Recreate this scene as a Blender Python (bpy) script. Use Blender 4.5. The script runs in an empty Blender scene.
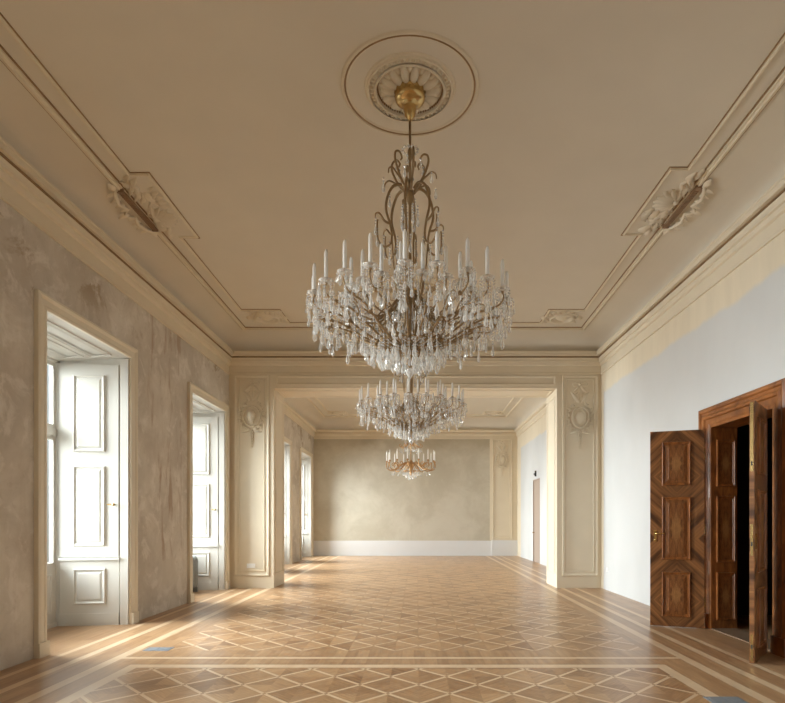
import bpy, bmesh, math, random
from mathutils import Vector, Matrix
PI = math.pi
random.seed(7)
SC = bpy.context.scene
COL = SC.collection

# ------------------------------------------------------------------ node helper
class E:
    nt = None
    def __init__(s, sock): s.s = sock
    def __add__(a, b): return m_('ADD', a, b)
    def __radd__(a, b): return m_('ADD', b, a)
    def __sub__(a, b): return m_('SUBTRACT', a, b)
    def __rsub__(a, b): return m_('SUBTRACT', b, a)
    def __mul__(a, b): return m_('MULTIPLY', a, b)
    def __rmul__(a, b): return m_('MULTIPLY', b, a)
    def __truediv__(a, b): return m_('DIVIDE', a, b)
def put(inp, v):
    if isinstance(v, E): E.nt.links.new(v.s, inp)
    else: inp.default_value = v
def m_(op, a, b=None, c=None):
    n = E.nt.nodes.new('ShaderNodeMath'); n.operation = op
    put(n.inputs[0], a)
    if b is not None: put(n.inputs[1], b)
    if c is not None: put(n.inputs[2], c)
    return E(n.outputs[0])
def lt(a, b): return m_('LESS_THAN', a, b)
def gt(a, b): return m_('GREATER_THAN', a, b)
def ab(a): return m_('ABSOLUTE', a)
def flo(a): return m_('FLOOR', a)
def fra(a): return m_('FRACT', a)
def mx(a, b): return m_('MAXIMUM', a, b)
def mn(a, b): return m_('MINIMUM', a, b)
def clamp01(a): return mn(mx(a, 0.0), 1.0)
def sstep(a, lo, hi):
    n = E.nt.nodes.new('ShaderNodeMapRange'); n.interpolation_type = 'SMOOTHSTEP'
    put(n.inputs[0], a); n.inputs[1].default_value = lo; n.inputs[2].default_value = hi
    return E(n.outputs[0])
def between(x, a, b): return gt(x, a) * lt(x, b)
def vec(x, y, z):
    n = E.nt.nodes.new('ShaderNodeCombineXYZ')
    for i, v in enumerate((x, y, z)): put(n.inputs[i], v)
    return E(n.outputs[0])
def coords(kind='Object'):
    n = E.nt.nodes.new('ShaderNodeTexCoord')
    s = E.nt.nodes.new('ShaderNodeSeparateXYZ'); E.nt.links.new(n.outputs[kind], s.inputs[0])
    return E(s.outputs[0]), E(s.outputs[1]), E(s.outputs[2])
def noise(v, scale=1.0, detail=3.0, rough=0.5, dist=0.0):
    n = E.nt.nodes.new('ShaderNodeTexNoise'); put(n.inputs['Vector'], v)
    n.inputs['Scale'].default_value = scale; n.inputs['Detail'].default_value = detail
    n.inputs['Roughness'].default_value = rough; n.inputs['Distortion'].default_value = dist
    return E(n.outputs[0])
def white(v):
    n = E.nt.nodes.new('ShaderNodeTexWhiteNoise'); n.noise_dimensions = '3D'; put(n.inputs['Vector'], v)
    return E(n.outputs['Value'])
def rgb(c):
    n = E.nt.nodes.new('ShaderNodeRGB'); n.outputs[0].default_value = (c[0], c[1], c[2], 1); return E(n.outputs[0])
def mixc(f, a, b, mode='MIX'):
    n = E.nt.nodes.new('ShaderNodeMix'); n.data_type = 'RGBA'; n.blend_type = mode
    put(n.inputs[0], f)
    for i, v in ((6, a), (7, b)):
        if isinstance(v, E): put(n.inputs[i], v)
        else: n.inputs[i].default_value = (v[0], v[1], v[2], 1)
    return E(n.outputs[2])
def newmat(name):
    m = bpy.data.materials.new(name); m.use_nodes = True
    E.nt = m.node_tree
    b = m.node_tree.nodes['Principled BSDF']
    return m, b
def bump(b, h, strength=0.2, dist=0.01):
    n = E.nt.nodes.new('ShaderNodeBump'); n.inputs['Strength'].default_value = strength
    n.inputs['Distance'].default_value = dist; put(n.inputs['Height'], h)
    E.nt.links.new(n.outputs[0], b.inputs['Normal'])
def plain(name, c, rough=0.5, metal=0.0, var=0.08, scale=6.0):
    m, b = newmat(name)
    x, y, z = coords()
    n = noise(vec(x, y, z), scale, 4)
    put(b.inputs['Base Color'], mixc(n, [v * (1 - var) for v in c], [v * (1 + var) for v in c]))
    b.inputs['Roughness'].default_value = rough; b.inputs['Metallic'].default_value = metal
    return m

# ------------------------------------------------------------------ materials
CREAM = (0.70, 0.62, 0.48)
M = {}
M['cream'] = plain('cream_paint', CREAM, 0.6, 0, 0.05, 2.5)
M['cream_light'] = plain('cream_stucco', (0.71, 0.635, 0.50), 0.6, 0, 0.05, 3.0)
M['ceiling'] = plain('ceiling_paint', (0.655, 0.60, 0.50), 0.75, 0, 0.05, 1.6)
M['frame_cream'] = plain('window_architrave_paint', (0.73, 0.67, 0.55), 0.45, 0, 0.04, 3.0)
M['white'] = plain('white_gloss_paint', (0.60, 0.585, 0.54), 0.35, 0, 0.03, 3.0)
M['dado'] = plain('white_dado_paint', (0.72, 0.735, 0.75), 0.6, 0, 0.03, 2.0)
M['brass'] = plain('polished_brass', (0.58, 0.40, 0.17), 0.26, 1.0, 0.1, 9.0)
M['gold'] = plain('aged_gilt_metal', (0.33, 0.23, 0.125), 0.42, 0.7, 0.25, 14.0)
M['gilt_bright'] = plain('bright_gilt_metal', (0.46, 0.27, 0.12), 0.4, 0.6, 0.2, 14.0)
M['gilt'] = plain('worn_gilding', (0.30, 0.19, 0.09), 0.5, 0.3, 0.4, 9.0)
M['flute'] = plain('brown_fluted_wood', (0.26, 0.16, 0.09), 0.5, 0, 0.2, 12.0)
M['candle'] = plain('white_candle', (0.90, 0.90, 0.88), 0.4, 0, 0.02, 5.0)
M['iron'] = plain('grey_radiator_paint', (0.30, 0.325, 0.325), 0.4, 0.0, 0.1, 8.0)
M['steel'] = plain('dull_steel', (0.20, 0.215, 0.23), 0.6, 0.0, 0.1, 8.0)
M['plastic'] = plain('white_plastic', (0.82, 0.82, 0.80), 0.3, 0, 0.02, 8.0)
M['darkhole'] = plain('dark_plastic', (0.03, 0.03, 0.03), 0.5, 0, 0.1, 8.0)
M['dark'] = plain('vestibule_painted_shade', (0.018, 0.013, 0.010), 0.8, 0, 0.3, 3.0)  # near-black wall colour stands for the unlit room
M['beige'] = plain('beige_door_paint', (0.40, 0.315, 0.255), 0.5, 0, 0.05, 3.0)

def mk_crystal():
    m, b = newmat('cut_crystal'); nt = m.node_tree
    x, y, z = coords('Object')
    b.inputs['Base Color'].default_value = (0.95, 0.95, 0.94, 1); b.inputs['Roughness'].default_value = 0.06
    b.inputs['Specular IOR Level'].default_value = 1.0
    t = nt.nodes.new('ShaderNodeBsdfTransparent'); t.inputs[0].default_value = (0.97, 0.975, 0.97, 1)
    mixn = nt.nodes.new('ShaderNodeMixShader')
    lw = nt.nodes.new('ShaderNodeLayerWeight'); lw.inputs[0].default_value = 0.5
    f = E(lw.outputs['Facing']) * 0.6 + 0.26
    put(mixn.inputs[0], f)
    nt.links.new(t.outputs[0], mixn.inputs[1]); nt.links.new(b.outputs[0], mixn.inputs[2])
    nt.links.new(mixn.outputs[0], nt.nodes['Material Output'].inputs[0])
    return m
M['crystal'] = mk_crystal()
def mk_glass():
    m, b = newmat('window_glass'); nt = m.node_tree
    b.inputs['Base Color'].default_value = (0.9, 0.95, 0.95, 1); b.inputs['Roughness'].default_value = 0.02
    t = nt.nodes.new('ShaderNodeBsdfTransparent'); t.inputs[0].default_value = (0.94, 0.97, 0.97, 1)
    g = nt.nodes.new('ShaderNodeBsdfGlossy'); g.inputs['Roughness'].default_value = 0.02
    mixn = nt.nodes.new('ShaderNodeMixShader'); mixn.inputs[0].default_value = 0.06
    nt.links.new(t.outputs[0], mixn.inputs[1]); nt.links.new(g.outputs[0], mixn.inputs[2])
    nt.links.new(mixn.outputs[0], nt.nodes['Material Output'].inputs[0])
    return m
M['glass'] = mk_glass()

def mk_plaster_left():
    m, b = newmat('stripped_grey_plaster')
    x, y, z = coords()
    p = vec(x, y, z)
    n1 = noise(p, 0.9, 6, 0.6, 0.4); n2 = noise(p, 3.2, 8, 0.65, 0.6); n3 = noise(vec(x, y * 3.0, z * 0.6), 1.6, 6, 0.62, 0.5)
    c = mixc(sstep(n1, 0.32, 0.68), (0.50, 0.45, 0.385), (0.68, 0.635, 0.56))
    n4 = noise(p, 9.0, 8, 0.7, 0.8)
    c = mixc(sstep(n2, 0.50, 0.64) * 0.55, c, (0.76, 0.72, 0.66))
    c = mixc(sstep(n4, 0.52, 0.70) * 0.35, c, (0.42, 0.36, 0.29))
    band = sstep(y, 8.5, 9.0) - sstep(y, 9.7, 10.3)
    zz = sstep(z, 0.5, 1.2)
    st = sstep(n3, 0.52, 0.66) * (0.15 + band * zz * 0.85)
    c = mixc(st * 0.75, c, (0.36, 0.25, 0.17))
    top = sstep(z, 3.9, 4.6) * sstep(noise(p, 1.1, 7, 0.7, 0.6), 0.55, 0.64)
    c = mixc(top * 0.75, c, (0.30, 0.215, 0.12))
    pat = between(y, 9.05 + noise(vec(x, y, z), 5, 3) * 0.25, 9.55 + noise(vec(x, z, y), 5, 3) * 0.25) * between(z, 0.32 + noise(p, 4, 2) * 0.2, 0.75 + noise(p, 5, 3) * 0.2)
    c = mixc(pat * 0.7, c, (0.60, 0.55, 0.47))
    spot = sstep(noise(p, 2.2, 6, 0.7, 1.2), 0.66, 0.71)
    c = mixc(spot * 0.6, c, (0.30, 0.22, 0.14))
    put(b.inputs['Base Color'], c); b.inputs['Roughness'].default_value = 0.85
    bump(b, n2, 0.25, 0.01)
    return m
M['plaster_left'] = mk_plaster_left()
def mk_plaster_back():
    m, b = newmat('grey_lime_plaster')
    x, y, z = coords(); p = vec(x, y, z)
    n1 = noise(p, 0.7, 7, 0.65, 0.5); n2 = noise(p, 4, 6, 0.65, 0.3)
    c = mixc(sstep(n1, 0.35, 0.66), (0.50, 0.455, 0.36), (0.60, 0.56, 0.465))
    c = mixc(sstep(n2, 0.5, 0.75) * 0.35, c, (0.60, 0.57, 0.48))
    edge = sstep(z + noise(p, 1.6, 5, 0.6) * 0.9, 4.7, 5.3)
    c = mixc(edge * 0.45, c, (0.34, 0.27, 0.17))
    put(b.inputs['Base Color'], c); b.inputs['Roughness'].default_value = 0.85
    bump(b, n2, 0.2, 0.01)
    return m
M['plaster_back'] = mk_plaster_back()
def mk_white_wall(zb, yedge):
    m, b = newmat('half_painted_white_wall')
    x, y, z = coords(); p = vec(x, y, z)
    n = noise(vec(x, y * 0.6, z * 0.35), 1.2, 4, 0.5)
    lo = mixc(sstep(n, 0.3, 0.7), (0.57, 0.575, 0.57), (0.62, 0.625, 0.62))
    wob = (noise(vec(0.0, y, 0.0), 1.3, 4, 0.6) - 0.5) * 0.22
    f = sstep(z + wob, zb - 0.05, zb + 0.05)
    f = mx(f, gt(y, yedge))
    n2 = noise(vec(x, y * 3, z * 0.4), 1.5, 4, 0.6)
    up = mixc(n2, [v * 0.9 for v in CREAM], [v * 1.12 for v in CREAM])
    put(b.inputs['Base Color'], mixc(f, lo, up)); b.inputs['Roughness'].default_value = 0.7
    return m
M['wall_right_front'] = mk_white_wall(4.30, 12.30)
M['wall_right_back'] = mk_white_wall(4.43, 22.9)

def mk_floor():
    m, b = newmat('inlaid_oak_parquet')
    x, y, z = coords()
    P = 0.378; r2 = 1 / math.sqrt(2) / P
    u = ((x - 1.085) + (y - 5.68)) * r2; v = ((x - 1.085) - (y - 5.68)) * r2
    fu = ab(fra(u + 0.5) - 0.5) * P; fv = ab(fra(v + 0.5) - 0.5) * P
    su = lt(fu, 0.0155); sv = lt(fv, 0.0155)
    strip = mx(su, sv * (1.0 - gt(y, 6.3) * 0.35)) - su * sv  # one strip direction dimmed in the far field, directional sheen put into colour
    iu = flo(u); iv = flo(v)
    rid = white(vec(iu, iv, 3.0))
    du = fra(u) - 0.5; dv = fra(v) - 0.5
    # each square is four veneers meeting at its centre
    q = gt(du + dv, 0.0) + gt(du - dv, 0.0) * 2.0
    rq = white(vec(iu, iv, q + 7.0))
    par = gt(fra((iu + iv) * 0.5) , 0.25)
    gA = noise(vec(u * 1.4, v * 22.0, rid * 9.0), 1.0, 4, 0.6)
    gB = noise(vec(u * 22.0, v * 1.4, rid * 9.0), 1.0, 4, 0.6)
    selq = fra((q + par) * 0.5) * 2.0
    grain = gA + (gB - gA) * gt(selq, 0.5)
    tone = (grain - 0.5) * 1.5 + 0.5 + (rq - 0.5) * 0.55 + (rid - 0.5) * 0.3
    cell = mixc(clamp01(tone), (0.22, 0.105, 0.043), (0.52, 0.31, 0.155))
    # border boards
    bi = flo(x * 8.0 + 0.3); bj = flo(y * 0.9 + white(vec(bi, 1.0, 2.0)) * 3.0)
    rb = white(vec(bi, bj, 5.0))
    gb = noise(vec(x * 16.0 , y * 1.6, rb * 5.0), 1.0, 4, 0.6, 0.3)
    border = mixc(clamp01((gb - 0.5) * 1.3 + 0.5 + (rb - 0.5) * 0.45), (0.27, 0.14, 0.065), (0.51, 0.315, 0.165))
    near = lt(y, 5.72)
    far = gt(y, 6.5) * lt(y, 23.0)
    latx = between(x, -2.86, 2.46)
    lat_far = between(x, -2.9, 2.62) * far
    inlat = mx(near * latx, lat_far)
    gl = noise(vec(x * 9, y * 2.0, 0.0), 1.5, 3, 0.5)
    light = mixc(gl, (0.60, 0.43, 0.265), (0.74, 0.57, 0.39))
    c = mixc(inlat, border, mixc(strip, cell, light))
    def sx(cx, w): return lt(ab(x - cx), w)
    def sy(cy, w): return lt(ab(y - cy), w)
    st = mx(sx(-3.25, 0.055), sx(2.90, 0.055))
    st = mx(st, mx(sx(-3.64, 0.045), sx(3.20, 0.045)))
    st = mx(st, mx(sx(-3.95, 0.035), sx(3.50, 0.035)))
    st = mx(st, mx(sx(-2.91, 0.06), sx(2.51, 0.06)) * lt(y, 5.86))
    inner = between(x, -2.97, 2.57)
    st = mx(st, sy(5.80, 0.06) * inner)
    st = mx(st, sy(6.145, 0.035) * between(x, -3.25, 2.90))
    c = mixc(st, c, light)
    wear = noise(vec(x, y, 0.0), 0.5, 4, 0.6)
    c = mixc(wear * 0.25, c, (0.40, 0.27, 0.16))
    put(b.inputs['Base Color'], c)
    put(b.inputs['Roughness'], 0.25 + noise(vec(x, y, 1.0), 2.5, 3) * 0.14)
    b.inputs['Specular IOR Level'].default_value = 0.5
    bump(b, grain * 0.3 + rq, 0.06, 0.004)
    return m
M['floor'] = mk_floor()

def walnut(name, kind):
    m, b = newmat(name)
    x, y, z = coords('Object' if kind != 'panel' else 'Generated')
    if kind == 'chevron':
        # book-matched veneer: V figure mirrored about each rail; door leaf width .69
        t = ab(fra(z / 1.74 + 0.29) - 0.5) * 1.74
        p = t * 0.9 + ab(x - 0.345) * 0.9
        w = noise(vec(x, y, z), 2.5, 3) * 0.35
        g = noise(vec(p * 13.0 + w, y * 0.5, (t - ab(x - 0.345)) * 0.8), 1.0, 4, 0.6)
        g2 = noise(vec(p * 70.0, y, t * 2.0), 1.0, 2, 0.5)
        f = clamp01((g - 0.34) * 2.4 + (g2 - 0.5) * 0.5)
        c = mixc(f, (0.075, 0.027, 0.010), (0.42, 0.185, 0.066))
    elif kind == 'panel':
        a = ab(x - 0.5); c2 = ab(z - 0.5)
        d = a * 2.3 + c2 * 2.0
        w = noise(vec(x * 3, y, z * 5), 2.2, 5, 0.65, 1.0)
        g = noise(vec(a * 16.0 + w * 2.0, y, c2 * 7.0), 1.0, 5, 0.6, 0.6)
        dia = 1.0 - sstep(d + (w - 0.5) * 0.35, 0.30, 0.80)
        c = mixc(clamp01((g - 0.3) * 2.2), (0.08, 0.026, 0.009), (0.37, 0.145, 0.045))
        cd = mixc(clamp01((g - 0.3) * 2.0), (0.20, 0.085, 0.026), (0.50, 0.245, 0.09))
        c = mixc(dia, c, cd)
    else:
        g = noise(vec(x * 14, y * 3.0, z * 3.0), 1.0, 5, 0.62, 0.8)
        c = mixc(clamp01((g - 0.3) * 2.4), (0.10, 0.032, 0.010), (0.42, 0.155, 0.042))
    put(b.inputs['Base Color'], c); b.inputs['Roughness'].default_value = 0.3
    return m
M['chevron'] = walnut('walnut_veneer_chevron', 'chevron')
M['wpanel'] = walnut('walnut_burl_panel', 'panel')
M['walnut'] = walnut('walnut_straight', 'plain')

# ------------------------------------------------------------------ mesh builder
def frame(o, U, V, N):
    o, U, V, N = Vector(o), Vector(U), Vector(V), Vector(N)
    return lambda u, v, n=0.0: o + U * u + V * v + N * n
class MB:
    def __init__(s): s.v = []; s.f = []; s.sm = []
    def add(s, vs, fs, smooth=False):
        k = len(s.v); s.v += [tuple(p) for p in vs]
        s.f += [tuple(i + k for i in f) for f in fs]; s.sm += [smooth] * len(fs)
    def box(s, x0, x1, y0, y1, z0, z1, T=None):
        T = T or (lambda a, b, c: Vector((a, b, c)))
        vs = [T(x, y, z) for z in (z0, z1) for y in (y0, y1) for x in (x0, x1)]
        s.add(vs, [(0, 2, 3, 1), (4, 5, 7, 6), (0, 1, 5, 4), (2, 6, 7, 3), (0, 4, 6, 2), (1, 3, 7, 5)])
    def rings(s, rs, closed=True, caps=(False, False), smooth=False, ringclosed=True):
        n = len(rs[0]); vs = [p for r in rs for p in r]; fs = []
        for i in range(len(rs) - 1):
            for j in range(n if ringclosed else n - 1):
                a = i * n + j; b_ = i * n + (j + 1) % n
                fs.append((a, b_, b_ + n, a + n))
        if caps[0]: fs.append(tuple(range(n - 1, -1, -1)))
        if caps[1]: fs.append(tuple((len(rs) - 1) * n + j for j in range(n)))
        s.add(vs, fs, smooth)
    def lathe(s, prof, c=(0, 0, 0), n=16, smooth=True, T=None):
        rs = []
        for r, z in prof:
            ring = []
            for k in range(n):
                a = 2 * PI * k / n
                p = (c[0] + r * math.cos(a), c[1] + r * math.sin(a), c[2] + z)
                ring.append(T(*p) if T else Vector(p))
            rs.append(ring)
        s.rings(rs, caps=(True, True), smooth=smooth)
    def tube(s, pts, r, n=6, smooth=True, caps=True):
        pts = [Vector(p) for p in pts]
        if not isinstance(r, (list, tuple)): r = [r] * len(pts)
        rs = []; prev = None
        for i, p in enumerate(pts):
            d = (pts[min(i + 1, len(pts) - 1)] - pts[max(i - 1, 0)])
            if d.length < 1e-9: d = Vector((0, 0, 1))
            d.normalize()
            if prev is None:
                a = Vector((0, 0, 1)) if abs(d.z) < 0.9 else Vector((1, 0, 0))
                prev = d.cross(a).normalized()
            e = (prev - d * prev.dot(d)).normalized(); prev = e
            f = d.cross(e)
            rs.append([p + (e * math.cos(2 * PI * k / n) + f * math.sin(2 * PI * k / n)) * r[i] for k in range(n)])
        s.rings(rs, caps=(caps, caps), smooth=smooth)
    def mould(s, poly, prof, T, fill=False):
        """moulding strip along a closed polygon (u,v); prof = (inset, height)"""
        n = len(poly)
        area = sum(poly[i][0] * poly[(i + 1) % n][1] - poly[(i + 1) % n][0] * poly[i][1] for i in range(n))
        if area < 0: poly = poly[::-1]
        def off(d):
            out = []
            for i in range(n):
                p0, p1, p2 = Vector(poly[i - 1]), Vector(poly[i]), Vector(poly[(i + 1) % n])
                a = (p1 - p0).normalized(); b_ = (p2 - p1).normalized()
                na = Vector((-a.y, a.x)); nb = Vector((-b_.y, b_.x))
                out.append(p1 + (na + nb) * (d / (1 + na.dot(nb))))
            return out
        rs = [[T(q.x, q.y, h) for q in off(d)] for d, h in prof]
        s.rings(rs, caps=(False, fill))
    def leaf(s, T, u, v, ang, L, W, h, curl=0.0):
        ca, sa = math.cos(ang), math.sin(ang); K = 6; vs = []; fs = []
        for i in range(K + 1):
            t = i / K; w = W * 0.5 * math.sin(PI * min(1, t ** 0.75)) ** 0.8 if 0 < t < 1 else 0.0
            bend = curl * t * t * L
            for k, e in ((-1, 0.12), (0, 1.0), (1, 0.12)):
                lu = L * t; lv = bend + k * w
                hh = h * e * (0.45 + 0.55 * math.sin(PI * t)) if k == 0 else 0.0
                vs.append(T(u + lu * ca - lv * sa, v + lu * sa + lv * ca, hh))
        for i in range(K):
            for k in range(2):
                a = i * 3 + k; fs.append((a, a + 1, a + 4, a + 3))
        s.add(vs, fs, True)
    def bead(s, T, u, v, ru, rv, h, nu=10):
        rs = []
        for t, hh in ((1.0, 0.0), (0.9, 0.45), (0.65, 0.8), (0.3, 0.97), (0.02, 1.0)):
            rs.append([T(u + ru * t * math.cos(2 * PI * k / nu), v + rv * t * math.sin(2 * PI * k / nu), h * hh) for k in range(nu)])
        s.rings(rs, caps=(False, True), smooth=True)
    def stroke(s, T, pts, r):
        s.tube([T(p[0], p[1], 0.0) for p in pts], r, 6)
    def ringrel(s, T, u, v, ru, rv, w, h, n=32):
        rs = []
        for d, hh in ((0, 0), (0.25, 0.8), (0.5, 1), (0.75, 0.8), (1, 0)):
            rs.append([T(u + (ru - w * d) * math.cos(2 * PI * k / n), v + (rv - w * d) * math.sin(2 * PI * k / n), h * hh) for k in range(n)])
        s.rings(rs, smooth=True)
    def mesh(s, name, mat):
        me = bpy.data.meshes.new(name); me.from_pydata(s.v, [], s.f)
        bm = bmesh.new(); bm.from_mesh(me); bmesh.ops.recalc_face_normals(bm, faces=bm.faces); bm.to_mesh(me); bm.free()
        me.polygons.foreach_set('use_smooth', s.sm)
        me.materials.append(mat); me.update()
        return me
    def build(s, name, mat, parent=None, loc=None, rotz=0.0):
        o = bpy.data.objects.new(name, s.mesh(name, mat)); COL.objects.link(o)
        if parent: o.parent = parent
        if loc: o.location = loc
        o.rotation_euler.z = rotz
        return o
def inst(name, me, parent, loc=(0, 0, 0), rotz=0.0, scale=None):
    o = bpy.data.objects.new(name, me); COL.objects.link(o); o.parent = parent
    o.location = loc; o.rotation_euler.z = rotz
    if scale: o.scale = scale
    return o
def struct(o): o['kind'] = 'structure'; return o
def tag(o, label, cat, group=None):
    o['label'] = label; o['category'] = cat
    if group: o['group'] = group
    return o
def empty(name, loc, rotz=0.0):
    o = bpy.data.objects.new(name, None); COL.objects.link(o); o.location = loc; o.rotation_euler.z = rotz
    o.empty_display_size = 0.1
    return o
def copy_tree(o, parent=None):
    c = o.copy(); COL.objects.link(c)
    if parent: c.parent = parent
    for ch in list(o.children): copy_tree(ch, c)
    return c
def wallbox(x0, x1, y0, y1, z0, z1, holes):
    b = MB(); y = y0
    for ya, yb, za, zb in sorted(holes):
        b.box(x0, x1, y, ya, z0, z1); b.box(x0, x1, ya, yb, zb, z1)
        if za > z0: b.box(x0, x1, ya, yb, z0, za)
        y = yb
    b.box(x0, x1, y, y1, z0, z1)
    return b

# ------------------------------------------------------------------ dimensions (metres; camera at the origin, 1.5 m up)
XL, XR, YN, YF = -4.146, 4.064, -2.1, 12.46
BL, BR, BY0, BY1 = -4.34, 4.21, 13.46, 23.75
HC, HB = 5.55, 5.75
OL, OR, OT = -3.16, 3.085, 4.41
XG = -5.06                       # inner face of the window frames
FW = [(-1.87, -0.03), (2.21, 4.05), (6.28, 8.13), (10.36, 12.17)]
BW = [(13.75, 15.4), (17.3, 19.26), (21.07, 23.1)]
WT = 3.83; WTB = 4.05
DA, DB, DT = 6.40, 7.80, 2.80

fl = MB(); fl.box(-5.4, 7.0, YN - 0.4, BY1 + 0.4, -0.2, 0.0); struct(fl.build('floor', M['floor']))
c = MB(); c.box(XL - 0.3, XR + 0.3, YN - 0.3, YF + 0.4, HC, HC + 0.2); struct(c.build('ceiling_front', M['ceiling']))
c = MB(); c.box(BL - 0.3, BR + 0.3, BY0 - 0.2, BY1 + 0.3, HB, HB + 0.2); struct(c.build('ceiling_back', M['ceiling']))
struct(wallbox(-5.2, XL, YN - 0.3, YF + 0.5, 0, HC + 0.2, [(a, b, 0, WT) for a, b in FW]).build('wall_left', M['plaster_left']))
struct(wallbox(-5.2, BL, YF + 0.5, BY1 + 0.3, 0, HB + 0.2, [(a, b, 0, WTB) for a, b in BW]).build('wall_left_back', M['plaster_left']))
struct(wallbox(XR, XR + 0.34, YN - 0.3, YF + 0.5, 0, HC + 0.2, [(DA, DB, 0, DT)]).build('wall_right', M['wall_right_front']))
struct(wallbox(BR, BR + 0.3, YF + 0.5, BY1 + 0.3, 0, HB + 0.2, [(19.35, 20.5, 0, 2.95)]).build('wall_right_back', M['wall_right_back']))
w = MB(); w.box(-4.6, OL, YF, BY0, 0, HB + 0.2); w.box(OR, 4.7, YF, BY0, 0, HB + 0.2); w.box(OL, OR, YF, BY0, OT, HB + 0.2)
struct(w.build('wall_middle', M['cream']))
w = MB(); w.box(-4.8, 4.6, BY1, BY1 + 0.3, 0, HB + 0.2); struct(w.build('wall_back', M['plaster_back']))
w = MB(); w.box(-5.2, 4.6, YN - 0.3, YN, 0, HC + 0.2); struct(w.build('wall_near', M['cream']))

# ------------------------------------------------------------------ cornices and coves
def quad(x0, x1, y0, y1, d): return [(x0 + d, y0 + d), (x1 - d, y0 + d), (x1 - d, y1 - d), (x0 + d, y1 - d)]
CQ = [(-3.55, YN + 0.55), (3.17, YN + 0.55), (3.50, 11.9), (-3.645, 11.9)]      # edge of the flat ceiling
def cove_rings(q0, q1, prof, zc0, hc, n=9):
    rs = [[Vector((p[0], p[1], z)) for p in quad(*q0, d)] for d, z in prof]
    base = quad(*q0, prof[-1][0])
    for i in range(1, n + 1):
        th = PI / 2 * i / n; t = 1 - math.cos(th); z = zc0 + hc * math.sin(th)
        rs.append([Vector((a[0] + (b_[0] - a[0]) * t, a[1] + (b_[1] - a[1]) * t, z)) for a, b_ in zip(base, q1)])
    return rs
PROF = [(0, 4.70), (0.025, 4.70), (0.025, 4.735), (0.012, 4.75), (0.012, 4.89), (0.04, 4.905), (0.05, 4.94), (0.05, 4.965), (0.075, 4.975),
        (0.075, 5.02), (0.085, 5.055), (0.055, 5.058), (0.055, 5.085), (0.14, 5.088), (0.14, 5.10), (0.14, 5.15), (0.15, 5.155), (0.15, 5.185), (0.12, 5.20), (0.06, 5.205)]
rs = cove_rings((XL, XR, YN, YF), CQ, PROF, 5.205, 0.32)
k = len(PROF)
t = MB(); t.rings(rs[:k]); struct(t.build('trim_1', M['cream']))
t = MB(); t.rings([[Vector((p[0], p[1], z)) for p in quad(XL, XR, YN, YF, d)] for d, z in ((0.054, 5.06), (0.095, 5.063), (0.10, 5.072), (0.095, 5.082), (0.054, 5.084))]); struct(t.build('trim_17', M['gilt']))
t = MB(); t.rings(rs[k - 1:], smooth=True)
t.rings([rs[-1], [Vector((p.x, p.y, HC)) for p in rs[-1]]]); struct(t.build('trim_2', M['ceiling']))
TC = frame((0, 0, HC), (1, 0, 0), (0, 1, 0), (0, 0, -1))
t = MB(); t.mould(CQ, [(-0.035, 0.02), (-0.03, 0.045), (0.0, 0.05), (0.008, 0.03), (0.03, 0.03), (0.036, 0.0)], TC); struct(t.build('trim_3', M['cream']))
t = MB(); t.mould(CQ, [(0.036, 0), (0.038, 0.014), (0.048, 0.014), (0.05, 0)], TC); t.mould(CQ, [(-0.052, -0.03), (-0.05, 0.03), (-0.037, 0.035), (-0.035, 0.0)], TC); struct(t.build('trim_15', M['gilt']))
t = MB(); t.box(XL + .08, XR - .08, YF - 0.10, YF - 0.055, 5.335, 5.365); struct(t.build('trim_4', M['cream']))
def lxl(y): return -3.55 + (-3.645 + 3.55) * (y - YN - .55) / (11.9 - YN - .55) + 0.235
def lxr(y): return 3.17 + (3.50 - 3.17) * (y - YN - .55) / (11.9 - YN - .55) - 0.235
line = [(lxl(-1.3), -1.3), (lxr(-1.3), -1.3), (lxr(6.51), 6.51), (2.93, 6.51), (2.93, 8.0), (lxr(8.0), 8.0), (lxr(10.88), 10.88), (2.56, 10.88), (2.55, 11.6),
        (-2.63, 11.6), (-2.66, 10.88), (lxl(10.88), 10.88), (lxl(8.08), 8.08), (-3.147, 8.08), (-3.147, 6.61), (lxl(6.61), 6.61)]
t = MB(); t.mould(line, [(-0.02, 0), (-0.016, 0.02), (-0.004, 0.026), (0.008, 0.02), (0.012, 0.006), (0.022, 0.006), (0.024, 0)], TC); struct(t.build('trim_5', M['cream']))
t = MB(); t.mould(line, [(0.024, 0), (0.025, 0.009), (0.034, 0.009), (0.035, 0)], TC); struct(t.build('trim_16', M['gilt']))
# back room
BQ = [(BL + .55, BY0 + .5), (BR - .55, BY0 + .5), (BR - .55, BY1 - .62), (BL + .55, BY1 - .62)]
PB = [(0, 4.97), (0.03, 4.97), (0.03, 5.03), (0.05, 5.05), (0.05, 5.10), (0.06, 5.10), (0.06, 5.17), (0.13, 5.18), (0.15, 5.21), (0.15, 5.27), (0.10, 5.29), (0.06, 5.30)]
rs = cove_rings((BL, BR, BY0, BY1), BQ, PB, 5.30, 0.42)
k = len(PB)
t = MB(); t.rings(rs[:k])
nd = 96
for i in range(nd):
    x0 = BL + 0.1 + (BR - BL - 0.2) * i / nd
    t.box(x0, x0 + 0.05, BY1 - 0.105, BY1 - 0.05, 5.105, 5.165)
struct(t.build('trim_6', M['cream']))
t = MB(); t.rings(rs[k - 1:], smooth=True); t.rings([rs[-1], [Vector((p.x, p.y, HB)) for p in rs[-1]]]); struct(t.build('trim_7', M['ceiling']))
TB = frame((0, 0, HB), (1, 0, 0), (0, 1, 0), (0, 0, -1))
t = MB(); t.mould(BQ, [(-0.03, 0.02), (-0.03, 0.04), (0.0, 0.05), (0.03, 0.03), (0.035, 0)], TB)
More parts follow.
